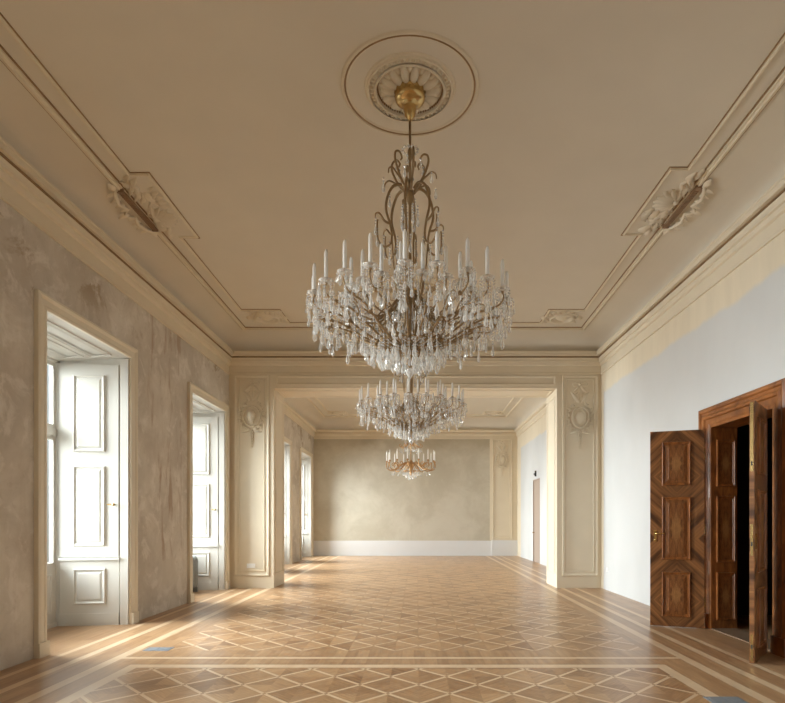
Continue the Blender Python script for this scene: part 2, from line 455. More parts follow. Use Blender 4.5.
bx0, bx1, by0, by1 = BL + .85, BR - .85, BY0 + .9, BY1 - 1.0
t.mould([(bx0, by0), (bx1, by0), (bx1, by1 - .7), (bx1 - .7, by1 - .7), (bx1 - .7, by1), (bx0 + .7, by1), (bx0 + .7, by1 - .7), (bx0, by1 - .7)],
        [(-0.03, 0), (-0.02, 0.035), (0.01, 0.035), (0.03, 0)], TB)
struct(t.build('trim_8', M['cream']))

# ------------------------------------------------------------------ dividing wall: panels
TF = frame((0, YF, 0), (1, 0, 0), (0, 0, 1), (0, -1, 0))
MP1 = [(0, 0), (0.004, 0.022), (0.018, 0.026), (0.028, 0.012), (0.04, 0.010), (0.05, 0)]
MP2 = [(0, 0), (0.004, 0.014), (0.014, 0.016), (0.022, 0)]
def rect(a, b, c, d): return [(a, c), (b, c), (b, d), (a, d)]
t = MB()
t.mould(rect(-4.03, -3.255, 0.265, 4.69), MP1, TF); t.mould(rect(-3.93, -3.355, 0.375, 4.60), MP2, TF)
struct(t.build('trim_9', M['cream_light']))
t = MB()
t.mould(rect(3.20, 3.99, 0.265, 4.69), MP1, TF); t.mould(rect(3.285, 3.905, 0.36, 4.61), MP2, TF)
struct(t.build('trim_10', M['cream_light']))
t = MB(); t.mould(rect(-3.10, 3.06, 4.47, 4.685), MP1, TF)
# bead round the opening and panel line under the lintel
TS = frame((0, 0, OT), (1, 0, 0), (0, 1, 0), (0, 0, -1))
t.mould(rect(OL + 0.02, OR - 0.02, YF + 0.18, BY0 - 0.18), [(0, 0), (0.005, 0.015), (0.03, 0.018), (0.05, 0)], TS)
struct(t.build('trim_11', M['cream_light']))
TJ = frame((OL, 0, 0), (0, 1, 0), (0, 0, 1), (1, 0, 0)); TJ2 = frame((OR, 0, 0), (0, 1, 0), (0, 0, 1), (-1, 0, 0))
t = MB()
for T in (TJ, TJ2): t.mould(rect(YF + .15, BY0 - .15, 0.3, OT - .15), MP2, T)
struct(t.build('trim_12', M['cream_light']))
# back wall: dado, pilaster panel
t = MB(); t.box(BL, 3.12, BY1 - 0.045, BY1, 0, 0.63); t.box(3.12, BR, BY1 - 0.08, BY1, 0, 0.65); t.box(BL, BR, BY1 - 0.06, BY1, 0.0, 0.05)
struct(t.build('baseboard_back', M['dado']))
t = MB(); t.box(3.06, BR, BY1 - 0.05, BY1, 0.65, 4.98)
TBK = frame((0, BY1 - 0.05, 0), (1, 0, 0), (0, 0, 1), (0, -1, 0))
t.mould(rect(3.16, 3.98, 0.72, 4.90), MP1, TBK); t.mould(rect(3.25, 3.89, 0.82, 4.80), MP2, TBK)
struct(t.build('trim_13', M['cream']))
t = MB(); t.box(BL, 3.06, BY1 - 0.03, BY1, 4.90, 4.98); struct(t.build('trim_14', M['cream']))

# ------------------------------------------------------------------ windows on the left
def panel_prof(h=0.02): return [(0, 0), (0.006, h), (0.02, h * 1.1), (0.032, h * 0.3), (0.05, h * 0.15), (0.075, h * 0.7)]
LABW = {0: ('nearest', ''),}
def window(n, a, b, x0, top, full, shut_labels=None, knob=True):
    # architrave on the room side
    TW = frame((x0, 0, 0), (0, 1, 0), (0, 0, 1), (1, 0, 0))
    ar = MB(); aw = 0.165
    prof = [(0, 0.0), (0, 0.05), (0.03, 0.06), (0.05, 0.045), (0.06, 0.035), (0.12, 0.03), (0.135, 0.04), (aw, 0.035), (aw, 0.0)]
    rs = []
    for d, h in prof:
        e = aw - d
        rs.append([TW(a - e, 0, h), TW(a - e, top + e, h), TW(b + e, top + e, h), TW(b + e, 0, h)])
    ar.rings(rs, ringclosed=False)
    # plinth blocks
    ar.box(x0, x0 + 0.065, a - aw - 0.005, a + 0.004, 0, 0.16); ar.box(x0, x0 + 0.065, b - 0.004, b + aw + 0.005, 0, 0.16)
    A = struct(ar.build('trim_%d' % (20 + n), M['frame_cream']))
    # window frame, sash bars, panes
    W = struct(empty('window_%d' % n, (XG - 0.07, (a + b) / 2, 0)))
    ox, oy = XG - 0.07, (a + b) / 2
    ia, ib = a + 0.13 - oy, b - 0.13 - oy
    tz = top - 0.08
    f = MB()
    f.box(-0.05, 0.07, ia - 0.13, ia + 0.02, 0, tz + 0.08); f.box(-0.05, 0.07, ib - 0.02, ib + 0.13, 0, tz + 0.08)
    f.box(-0.05, 0.07, ia, ib, tz - 0.03, tz + 0.08); f.box(-0.04, 0.05, ia, ib, 2.68, 2.78); f.box(-0.03, 0.04, -0.05, 0.05, 0.0, tz)
    f.box(-0.05, 0.05, ia, ib, 0, 0.06)
    for s0, s1 in ((ia + 0.02, -0.05), (0.05, ib - 0.02)):
        for z0, z1 in ((0.84, 2.68), (2.78, tz - 0.03)):
            f.box(-0.025, 0.03, s0, s0 + 0.06, z0, z1); f.box(-0.025, 0.03, s1 - 0.06, s1, z0, z1)
            f.box(-0.025, 0.03, s0 + 0.06, s1 - 0.06, z0, z0 + 0.06); f.box(-0.025, 0.03, s0 + 0.06, s1 - 0.06, z1 - 0.06, z1)
        f.box(-0.03, 0.03, s0, s1, 0.06, 0.84)
        f.mould(rect(s0 + 0.1, s1 - 0.1, 0.18, 0.74), panel_prof(0.015), frame((0.03, 0, 0), (0, 1, 0), (0, 0, 1), (1, 0, 0)), True)
    f.build('window_frame', M['white'], W)
    for s0, s1 in ((ia + 0.08, -0.11), (0.11, ib - 0.08)):
        for z0, z1 in ((0.90, 2.62), (2.84, tz - 0.09)):
            g = MB(); g.box(-0.006, 0.006, s0, s1, z0, z1); g.build('pane', M['glass'], W)
    # splayed soffit with long panels
    sp = 0.13
    so = MB()
    vs = [(x0, a, top), (x0, b, top), (XG, b - sp, top - 0.08), (XG, a + sp, top - 0.08)]
    so.add(vs + [(p[0], p[1], top + 0.02) for p in vs], [(0, 1, 2, 3), (4, 7, 6, 5), (0, 4, 5, 1), (1, 5, 6, 2), (2, 6, 7, 3), (3, 7, 4, 0)])
    dz = Vector((XG - x0, 0, -0.08)).normalized(); nn = Vector((-0.08, 0, -(XG - x0))).normalized()
    if nn.z > 0: nn = -nn
    TSO = frame((x0, 0, top), dz, (0, 1, 0), nn)
    D = abs(XG - x0)
    if full:
        so.mould(rect(0.13, D * 0.52 - 0.03, a + 0.2, b - 0.2), panel_prof(0.014), TSO)
        so.mould(rect(D * 0.52 + 0.03, D - 0.13, a + 0.24, b - 0.24), panel_prof(0.014), TSO)
    struct(so.build('trim_%d' % (40 + n), M['white']))
    # reveals: lining with dado panel, and a folded shutter above
    for side in ((1, 0) if full else (1, 0)):
        yb = b if side else a; sgn = -1 if side else 1
        dirv = Vector((XG - x0, sgn * sp, 0)); Lr = dirv.length; dirv.normalize()
        nrm = Vector((dirv.y, -dirv.x, 0)) * (1 if side else -1)
        if nrm.y * sgn < 0: nrm = -nrm
        T = frame((x0, yb, 0), dirv, (0, 0, 1), nrm)
        rv = MB()
        p = [T(0, 0), T(Lr, 0), Vector((XG, yb, 0))]
        zt = top - 0.0
        rv.add([T(0, 0), T(Lr, 0), Vector((XG, yb, 0)), T(0, zt), T(Lr, zt - 0.075), Vector((XG, yb, zt))],
               [(0, 1, 4, 3), (1, 2, 5, 4), (0, 2, 1), (3, 4, 5)])
        u0, u1 = 0.125, Lr - 0.005
        rv.box(0.0, u0 - 0.015, 0.0, zt - 0.02, 0.0, 0.028, T=lambda u, v, nh: T(u, v, nh))
        if full:
            rv.box(u0, u1, 0.0, 0.93, 0, 0.02, T=lambda u, v, nh: T(u, v, nh))
            rv.box(u0, u1, 0.0, 0.17, 0.0, 0.03, T=lambda u, v, nh: T(u, v, nh))
            rv.box(u0 - 0.01, u1, 0.93, 0.965, 0.0, 0.055, T=lambda u, v, nh: T(u, v, nh))
            T2 = frame(T(0, 0, 0.02), dirv, (0, 0, 1), nrm)
            rv.mould(rect(u0 + 0.18, u1 - 0.18, 0.30, 0.81), panel_prof(0.018), T2, True)
        struct(rv.build('trim_%d' % (60 + 2 * n + side), M['white']))
        if full:
            W_, H_ = u1 - u0, top - 0.115 - 0.975
            ang = math.atan2(dirv.y, dirv.x)
            r = empty('window_shutter', T(u0, 0.975, 0.002), ang)
            hs = -1 if Vector((-dirv.y, dirv.x, 0)).dot(nrm) < 0 else 1
            TL = frame((0, 0, 0), (1, 0, 0), (0, 0, 1), (0, hs, 0))
            s_ = MB(); s_.box(0.004, W_, 0, H_, 0.0, 0.03, T=lambda u, v, nh: TL(u, v, nh)); s_.build('leaf', M['white'], r)
            TP = frame((0, hs * 0.03, 0), (1, 0, 0), (0, 0, 1), (0, hs, 0))
            for z0, z1 in ((1.13 - .975, 2.27 - .975), (2.47 - .975, top - 0.27 - .975)):
                q = MB(); q.mould(rect(W_ * 0.23, W_ * 0.77, z0, z1), panel_prof(0.02), TP, True); q.build('panel', M['white'], r)
            kb = MB(); kz = 1.72 - .975
            kb.lathe([(0.012, 0), (0.012, 0.02), (0.008, 0.03), (0.02, 0.045), (0.022, 0.055), (0.012, 0.066), (0.001, 0.068)], (0, 0, 0), 12,
                     T=lambda a_, b_, c_: TP(0.055 + a_, kz + b_, c_))
            kb.box(0.045, 0.14, kz - 0.008, kz + 0.008, 0.04, 0.055, T=lambda u, v, nh: TP(u, v, nh))
            ko = kb.build('knob', M['brass'], r); ko['label'] = 'small brass knob'
            tag(r, shut_labels[side], 'shutter', 'folded shutters in the window recesses')
names = {2: 'nearest window on the left', 3: 'left window by the dividing wall'}
for n, (a, b) in enumerate(FW):
    full = n >= 2
    lb = ['white shutter on the near side of the %s' % names.get(n, ''),
          'white panelled shutter on the far side of the %s' % names.get(n, '')]
    window(n + 1, a, b, XL, WT, full, lb)
bn = {1: 'nearer window in the room beyond', 2: 'window next to the back wall'}
for n, (a, b) in enumerate(BW):
    full = n >= 1
    lb = ['white shutter on the near side of the %s' % bn.get(n, ''),
          'white panelled shutter on the far side of the %s' % bn.get(n, '')]
    window(n + 5, a, b, BL, WTB, full, lb)

# ------------------------------------------------------------------ walnut double door on the right
D1 = struct(empty('door_1', (XR, (DA + DB) / 2, 0)))
oy = (DA + DB) / 2; ha = (DB - DA) / 2
cs = MB(); cw = 0.25
prof = [(0, 0.0), (0, 0.055), (0.03, 0.07), (0.05, 0.065), (0.065, 0.045), (0.10, 0.042), (0.12, 0.06), (0.15, 0.058), (0.165, 0.035), (0.225, 0.03), (0.25, 0.02), (0.25, 0)]
rs = []
for d, h in prof:
    e = cw - d
    rs.append([Vector((-h, -ha - e, 0)), Vector((-h, -ha - e, DT + e)), Vector((-h, ha + e, DT + e)), Vector((-h, ha + e, 0))])
cs.rings(rs, ringclosed=False)
cs.box(-0.075, 0, -ha - cw - .01, -ha - .02, 0, 0.2); cs.box(-0.075, 0, ha + .02, ha + cw + .01, 0, 0.2)
cs.build('door_casing', M['walnut'], D1)
ln = MB(); ln.box(-0.02, 0.34, -ha - 0.0, -ha + 0.03, 0, DT); ln.box(-0.02, 0.34, ha - 0.03, ha, 0, DT); ln.box(-0.02, 0.34, -ha + .03, ha - .03, DT - 0.03, DT)
ln.build('door_lining', M['walnut'], D1)
PZ = [(0.145, 0.76), (0.94, 1.81), (1.98, 2.58)]
DPROF = [(0, 0), (0.004, 0.02), (0.014, 0.024), (0.024, 0.012), (0.034, 0.012), (0.04, 0.002)]
for sgn in (1, -1):
    T = frame((0, sgn * (ha - 0.03), 0), (1, 0, 0), (0, 0, 1), (0, -sgn, 0))
    for z0, z1 in PZ:
        p = MB(); p.box(0.07, 0.29, z0 + .0, z1 - .0, 0, 0.006, T=lambda u, v, nh: T(u, v, nh)); pp = p.build('lining_panel', M['wpanel'], D1)
        q = MB(); q.mould(rect(0.05, 0.31, z0 - .02, z1 + .02), DPROF, T); q.build('panel_moulding', M['walnut'], pp)
th = MB(); th.box(-0.02, 0.34, -ha + .03, ha - .03, 0.0, 0.012); th.build('threshold', plain('worn_threshold_wood', (0.20, 0.13, 0.08), 0.5, 0, 0.2, 8), D1)
LW, LH, LT = 0.69, 2.74, 0.045
def door_leaf(loc, ang, label, handle_u, lock):
    """leaf local frame: x from hinge to free edge, y thickness, z up"""
    r = empty('door_leaf', loc, ang)
    s = MB(); s.box(0, LW, -LT / 2, LT / 2, 0.0, LH); s.build('leaf_panel', M['chevron'], r)
    for z0, z1 in PZ:
        p = MB()
        for sg in (1, -1):
            T = frame((0, sg * LT / 2, 0), (1, 0, 0), (0, 0, 1), (0, sg, 0))
            p.mould(rect(0.205, LW - 0.185, z0 + 0.03, z1 - 0.03), [(0, 0), (0.01, 0.003), (0.05, 0.012), (0.055, 0.014)], T, True)
        pp = p.build('inset_panel', M['wpanel'], r)
        q = MB()
        for sg in (1, -1):
            T = frame((0, sg * LT / 2, 0), (1, 0, 0), (0, 0, 1), (0, sg, 0))
            q.mould(rect(0.17, LW - 0.15, z0 - 0.005, z1 + 0.005), DPROF, T)
        q.build('panel_moulding', M['walnut'], pp)
    for hz in (0.35, 1.35, 2.4):
        h = MB(); h.lathe([(0.010, -0.07), (0.012, -0.06), (0.012, 0.06), (0.010, 0.07), (0.004, 0.085)], (-0.008, 0, hz), 10)
        ho = h.build('hinge', M['brass'], r); ho['label'] = 'brass hinge'
    HZ = 1.30
    esc = MB()
    for sg in (1, -1):
        T = frame((0, sg * LT / 2, 0), (1, 0, 0), (0, 0, 1), (0, sg, 0))
        esc.box(LW - 0.085, LW - 0.045, HZ - 0.11, HZ + 0.05, 0, 0.008, T=lambda u, v, nh: T(u, v, nh))
    eo = esc.build('escutcheon', M['brass'], r); eo['label'] = 'brass keyhole plate'
    lv = MB()
    for sg in (() if lock else (1, -1)):
        T = frame((0, sg * LT / 2, 0), (1, 0, 0), (0, 0, 1), (0, sg, 0))
        c0 = LW - 0.065
        lv.tube([T(c0, HZ, 0), T(c0, HZ, 0.05), T(c0 - 0.02, HZ + .004, 0.058), T(c0 - 0.07, HZ + 0.006, 0.058), T(c0 - 0.11, HZ - 0.002, 0.056), T(c0 - 0.125, HZ + 0.01, 0.054)],
                [0.011, 0.010, 0.011, 0.010, 0.009, 0.007], 8)
        lv.tube([T(c0, HZ - 0.075, 0), T(c0, HZ - 0.075, 0.045)], 0.004, 6)
        lv.lathe([(0.013, -0.003), (0.014, 0), (0.013, 0.003)], (0, 0, 0), 10, T=lambda a_, b_, c_: T(c0 + a_ * 1.0, HZ - 0.085 + b_, 0.048 + c_))
    if not lock: lv.build('lever_handle', M['brass'], eo)
    if lock:
        for nm, (w_, z0, z1), kz in (('bolt_plate', (0.015, 2.0, LH - 0.02), 2.06), ('lock_plate', (0.013, 1.12, 1.45), 1.22), ('bolt_plate', (0.012, 0.02, 0.30), 0.15)):
            lk = MB(); lk.box(LW, LW + 0.003, -w_, w_, z0, z1); l_ = lk.build(nm, M['brass'], r); l_['label'] = 'brass plate let into the edge'
            kh = MB(); kh.box(LW + .003, LW + 0.0045, -0.007, 0.007, kz, kz + 0.045); kh.build('keyhole', M['darkhole'], l_)
        lb_ = MB(); lb_.box(LW + 0.003, LW + 0.012, -0.006, 0.006, 1.30, 1.335); lb_.build('latch_bolt', M['brass'], r)
    tag(r, label, 'door', 'leaves of the walnut double door')
    return r
door_leaf((XR - 0.10, DB - 0.0, 0.008), math.radians(180 - 19), 'walnut door leaf standing wide open against the white wall, its panelled face in view', 0, False)
door_leaf((XR - 0.12, DA + 0.0, 0.008), math.radians(180 + 48.5), 'walnut door leaf seen nearly edge on with brass lock plates, nearest the camera', 0, True)
# vestibule beyond the door, its unlit darkness put into the wall colour
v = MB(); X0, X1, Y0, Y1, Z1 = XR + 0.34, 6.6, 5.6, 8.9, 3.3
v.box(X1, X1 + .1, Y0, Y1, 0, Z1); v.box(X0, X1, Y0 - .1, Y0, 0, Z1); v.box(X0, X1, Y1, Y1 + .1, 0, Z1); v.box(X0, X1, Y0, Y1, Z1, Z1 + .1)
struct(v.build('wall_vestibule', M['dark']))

# back room doorway with plain beige door
D2 = struct(empty('door_2', (BR, 19.925, 0)))
b = MB(); b.box(0.03, 0.08, -0.575, 0.575, 0, 2.95); b.build('door_panel', M['beige'], D2)
b = MB(); b.box(0.0, 0.10, -0.575, -0.55, 0, 2.95); b.box(0.0, 0.10, 0.55, 0.575, 0, 2.95); b.box(0.0, 0.10, -0.55, 0.55, 2.92, 2.95); b.build('door_frame', M['beige'], D2)
b = MB(); b.lathe([(0.02, 0), (0.012, 0.03), (0.025, 0.05), (0.001, 0.07)], (0, 0, 0), 10, T=lambda a_, b_, c_: Vector((0.03 - c_, 0.5 + a_, 1.05 + b_))); b.build('door_knob', M['brass'], D2)
f = empty('wall_fitting', (BR, 19.95, 3.12))
b = MB(); b.box(-0.05, 0, -0.04, 0.04, -0.08, 0.12); b.build('housing', M['darkhole'], f)
b = MB(); b.lathe([(0.03, 0), (0.045, 0.03), (0.03, 0.06), (0.005, 0.08)], (0, 0, 0), 10, T=lambda a_, b_, c_: Vector((-0.05 - c_ * 0.6, a_ * 0.7, b_))); b.build('sensor_head', M['steel'], f)
tag(f, 'small dark fitting on the white wall above the beige door', 'wall fitting')

# ------------------------------------------------------------------ stucco reliefs
def bow(b, T, u, v, s):
    for sg in (1, -1):
        b.stroke(T, [(u + sg * s * a_, v + s * c_) for a_, c_ in ((0, 0), (0.3, 0.25), (0.7, 0.3), (0.95, 0.1), (0.8, -0.15), (0.4, -0.1), (0.05, 0))], [0.010, 0.016, 0.02, 0.018, 0.016, 0.012, 0.008])
        b.leaf(T, u + sg * s * 0.1, v - s * 0.05, -PI / 2 + sg * 0.5, s * 1.3, s * 0.35, 0.02, sg * 0.25)
    b.bead(T, u, v, s * 0.2, s * 0.2, 0.03)
def husk(b, T, u, v, L, n, w):
    for i in range(n):
        t = i / n; vv = v - L * t; ww = w * (1 - 0.65 * t)
        for sg in (1, -1): b.leaf(T, u, vv, -PI / 2 + sg * 0.75, ww * 1.5, ww * 0.7, 0.02, -sg * 0.2)
        b.bead(T, u, vv, ww * 0.25, ww * 0.25, 0.022)
def medallion(T_, portrait):
    """local origin = centre of the oval"""
    b = MB(); T = lambda u, v, n=0.0: T_(u, v, n * 1.6)
    bow(b, T, 0, 0.72, 0.17)
    b.stroke(T, [(0, 0.72), (-0.01, 0.6), (0.01, 0.48), (0, 0.36)], 0.012)
    for sg in (1, -1):
        b.leaf(T, sg * 0.02, 0.32, PI / 2 + sg * -0.45, 0.3, 0.10, 0.03, -sg * 0.2)
        b.stroke(T, [(sg * 0.05, 0.55), (sg * 0.13, 0.45), (sg * 0.1, 0.35), (sg * 0.17, 0.28)], [0.008, 0.014, 0.014, 0.01])
        for i in range(7):                                   # laurel branches round the oval
            a_ = PI / 2 - sg * (0.45 + i * 0.36)
            uu, vv = 0.225 * math.cos(a_), 0.27 * math.sin(a_)
            tang = a_ - sg * PI / 2
            b.leaf(T, uu, vv, tang + sg * 0.7, 0.12, 0.05, 0.025, sg * 0.2)
            b.leaf(T, uu * 1.08, vv * 1.08, tang + sg * 0.1, 0.11, 0.05, 0.03, -sg * 0.2)
            b.bead(T, uu * 1.2, vv * 1.2, 0.014, 0.014, 0.02)
        b.leaf(T, sg * 0.02, -0.27, -PI / 2 + sg * 0.9, 0.22, 0.08, 0.03, sg * 0.3)
    b.ringrel(T, 0, 0, 0.20, 0.24, 0.035, 0.035)
    husk(b, T, 0, -0.32, 0.40, 7, 0.055)
    b.bead(T, 0, 0, 0.165, 0.205, 0.012, 24)
    if portrait:                                             # a head in profile, looking left
        T2 = lambda u, v, n=0.0: T(u, v, n + 0.012)
        prof = [(-0.03, 0.135), (-0.07, 0.105), (-0.085, 0.055), (-0.10, 0.015), (-0.112, -0.015), (-0.088, -0.025), (-0.092, -0.05), (-0.083, -0.07), (-0.078, -0.098), (-0.03, -0.10),
                (-0.045, -0.15), (0.0, -0.18), (0.06, -0.165), (0.045, -0.10), (0.09, -0.04), (0.10, 0.04), (0.07, 0.11), (0.02, 0.145)]
        n_ = len(prof); cx, cy = 0.0, 0.0
        rs = [[T2(cx + (p[0] - cx) * t, cy + (p[1] - cy) * t, h) for p in prof] for t, h in ((1, 0), (0.95, 0.018), (0.8, 0.032), (0.5, 0.042), (0.1, 0.046))]
        b.rings(rs, caps=(False, True), smooth=True)
        b.leaf(T2, -0.02, 0.06, -0.5, 0.13, 0.05, 0.05, 0.3); b.leaf(T2, 0.0, 0.11, -0.9, 0.14, 0.05, 0.05, 0.2); b.bead(T2, 0.015, -0.01, 0.015, 0.022, 0.05)
    else:
        b.bead(T, 0, 0.0, 0.12, 0.16, 0.035, 20)
        b.leaf(T, -0.01, 0.15, -PI / 2, 0.28, 0.10, 0.05)
    return b
def at(o): return frame(o, (1, 0, 0), (0, 0, 1), (0, -1, 0))
T0 = at((0, 0, 0))
tag(medallion(T0, True).build('wall_medallion', M['cream_light'], None, (-3.64, YF, 3.79)), 'cream stucco oval with a head in profile on the left pier', 'wall relief', 'stucco reliefs on the piers')
tag(medallion(T0, False).build('wall_medallion', M['cream_light'], None, (3.59, YF, 3.76)), 'cream stucco oval shield with bow and leaf drop on the right pier', 'wall relief', 'stucco reliefs on the piers')
tag(medallion(T0, False).build('wall_medallion', M['cream_light'], None, (3.57, BY1 - 0.05, 4.05)), 'stucco relief on the cream panel of the far back wall', 'wall relief', 'stucco reliefs on the piers')

def trophy(T_, su):
    T = lambda u, v, n=0.0: T_(u, v, n * 1.6)
    """ceiling relief; u = away from the cove (across), v = along the room; su flips"""
    b = MB(); rnd = random.Random(3 if su > 0 else 4)
    # fan of leaves at the centre of the flat block, with ribbons and branches along it
    for i in range(9):
        b.leaf(T, 0.12, 0.05 + 0.16 * su, -1.5 + i * 0.37, 0.27, 0.075, 0.04, 0.15)
    b.bead(T, 0.12, 0.05 + .16 * su, 0.04, 0.04, 0.045)
    for sg in (1, -1):
        b.stroke(T, [(0.02, sg * 0.15), (0.14, sg * 0.3), (0.2, sg * 0.45), (0.12, sg * 0.6), (0.03, sg * 0.55), (0.05, sg * 0.45)], [0.02, 0.028, 0.028, 0.024, 0.018, 0.012])
        for i in range(8):
            vv = sg * (0.12 + i * 0.065); uu = 0.10 + 0.08 * math.sin(i * 1.3)
            b.leaf(T, uu, vv, sg * PI / 2 + rnd.uniform(-1.0, 1.0), 0.17, 0.07, 0.045, rnd.uniform(-.3, .3))
        b.stroke(T, [(0.30, sg * 0.05), (0.2, sg * 0.22), (0.05, sg * 0.42)], [0.016, 0.022, 0.014])
    b.stroke(T, [(0.33, -0.28), (0.2, -0.1), (0.05, 0.15)], [0.03, 0.02, 0.015])
    b.bead(T, 0.25, -0.24 * su, 0.06, 0.11, 0.022)
    for i in range(5): b.leaf(T, 0.30, (-0.1 - i * 0.07) * su, 0.5 - i * 0.3, 0.13, 0.05, 0.03)
    return b
def cove_leaves(T):
    b = MB(); T0_ = T; T = lambda u, v, n=0.0: T0_(u * 0.8, v * 0.85, n * 0.6)
    for sg in (1, -1):
        b.stroke(T, [(0, sg * 0.58), (-0.06, sg * 0.5), (-0.12, sg * 0.3), (-0.07, sg * 0.12), (-0.2, 0)], [0.02, 0.026, 0.028, 0.022, 0.012])
        for i in range(4): b.leaf(T, -0.04, sg * (0.1 + i * 0.13), PI - sg * 0.4, 0.16, 0.08, 0.03, sg * 0.3)
        b.leaf(T, -0.02, sg * 0.55, sg * PI / 2, 0.2, 0.1, 0.04)
    b.leaf(T, -0.1, 0.0, PI, 0.2, 0.10, 0.045)
    return b
for side, cy, lab in ((-1, 7.33, 'plaster leaf and ribbon relief on the left edge of the front ceiling'), (1, 7.25, 'plaster trophy relief on the right edge of the front ceiling')):
    cx = (-3.61 if side < 0 else 3.39)
    r = empty('ceiling_relief', (cx, cy, HC))
    T = frame((0, 0, 0), (-side, 0, 0), (0, 1, 0), (0, 0, -1))
    trophy(T, -side).build('flat_relief', M['cream_light'], r)
    slope = Vector((-side * 0.94, 0, 0.34)).normalized()
    T2 = frame((side * 0.04, 0, -0.055), slope, (0, 1, 0), (-side * -0.34 * -1, 0, -0.94))
    cove_leaves(T2).build('cove_relief', M['cream_light'], r)
    q = MB(); q.box(-0.032, 0.032, -0.44, 0.44, -0.06, -0.03)
    for sg in (1, -1):
        q.box(-0.04, 0.04, sg * 0.455 - .015, sg * .455 + .015, -0.07, -0.02)
    for i in range(24): q.box(-0.03, 0.03, -0.43 + i * 0.0365, -0.408 + i * 0.0365, -0.068, -0.06)
    q.build('fluted_bar', M['flute'], r)['label'] = 'brown fluted bar'
    tag(r, lab, 'ceiling relief', 'side reliefs of the front ceiling')
def cartouche():
    b = MB(); T = frame((0, 0, 0), (1, 0, 0), (0, 1, 0), (0, 0, -1.6))
    b.ringrel(T, 0, 0, 0.25, 0.24, 0.05, 0.045)
    for i in range(20):
        a_ = 2 * PI * i / 20
        b.leaf(T, 0.27 * math.cos(a_), 0.26 * math.sin(a_), a_ + 1.1, 0.11, 0.05, 0.035, 0.2)
    bow(b, T, 0.0, 0.26, 0.12); b.bead(T, 0, 0, 0.12, 0.12, 0.04)
    for sx in (1, -1):
        for sy in (1, -1): b.stroke(T, [(sx * 0.3, sy * 0.22), (sx * 0.36, sy * 0.3), (sx * .28, sy * .34), (sx * .2, sy * .3)], 0.014)
        b.leaf(T, sx * 0.28, 0, 0 if sx > 0 else PI, 0.14, 0.09, 0.04)
    return b
cm = cartouche().mesh('ceiling_cartouche', M['cream_light'])
for (x, y, z, lab) in ((-2.98, 11.26, HC, 'oval plaster wreath in the far left corner of the front ceiling'), (2.88, 11.26, HC, 'oval plaster wreath in the far right corner of the front ceiling'),
                       (BL + 1.2, BY1 - 1.35, HB, 'plaster wreath in the far left corner of the room beyond'), (BR - 1.2, BY1 - 1.35, HB, 'plaster wreath in the far right corner of the room beyond')):
    o = bpy.data.objects.new('ceiling_cartouche', cm); COL.objects.link(o); o.location = (x, y, z)
    tag(o, lab, 'ceiling relief', 'corner wreaths of the ceilings')

# ceiling rosette above a chandelier
def rosette(x, y, z, lab):
    r = empty('ceiling_rosette', (x, y, z)); T = frame((0, 0, 0), (1, 0, 0), (0, 1, 0), (0, 0, -1))
    def ring(b, prof, n=64):
        b.rings([[T(rr * math.cos(2 * PI * k / n), rr * math.sin(2 * PI * k / n), h) for k in range(n)] for rr, h in prof], smooth=False)
    b = MB(); ring(b, [(0.648, 0), (0.638, 0.016), (0.624, 0.020), (0.614, 0.010)]); ring(b, [(0.598, 0.010), (0.590, 0.008), (0.580, 0)])
    b.build('outer_ring', M['cream_light'], r)
    b = MB(); ring(b, [(0.616, 0.008), (0.612, 0.016), (0.602, 0.016), (0.596, 0.008)]); b.build('gilded_line', M['gilt'], r)['label'] = 'worn gilded line'
    b = MB(); ring(b, [(0.43, 0), (0.42, 0.012), (0.40, 0.012), (0.395, 0.03), (0.385, 0.03)]); ring(b, [(0.335, 0.03), (0.328, 0.042), (0.316, 0.040), (0.312, 0.0)]); ring(b, [(0.385, 0.012), (0.335, 0.02)])
    def rot(a_): return lambda u, v, n=0.0: T(u * math.cos(a_) - v * math.sin(a_), u * math.sin(a_) + v * math.cos(a_), n)
    for k in range(48):
        b.bead(rot(2 * PI * k / 48), 0.362, 0, 0.022, 0.013, 0.038, 8)
    b.build('egg_and_leaf_ring', M['cream_light'], r)
    b = MB()
    for k in range(72):
        a_ = 2 * PI * k / 72
        b.bead(T, 0.304 * math.cos(a_), 0.304 * math.sin(a_), 0.008, 0.008, 0.018, 6)
    b.build('beading', M['gilt'], r)['label'] = 'dark beading'
    b = MB()
    for k in range(14):
        b.bead(rot(2 * PI * k / 14), 0.19, 0, 0.104, 0.042, 0.055, 12)
        b.leaf(rot(2 * PI * k / 14), 0.10, 0, 0, 0.18, 0.03, 0.062)
        b.bead(rot(2 * PI * (k + .5) / 14), 0.25, 0, 0.045, 0.026, 0.022, 10)
    b.build('petal_whorl', M['cream_light'], r)
    tag(r, lab, 'ceiling rosette', 'ceiling rosettes above the chandeliers')
CH = [(-0.066, 5.315, HC), (-0.096, 9.9, HC), (-0.20, 18.6, HB)]
rosette(*CH[0], 'round plaster rosette on the ceiling above the nearest chandelier')
rosette(*CH[1], 'round plaster rosette above the second chandelier')
rosette(*CH[2], 'round plaster rosette above the farthest chandelier in the room beyond')

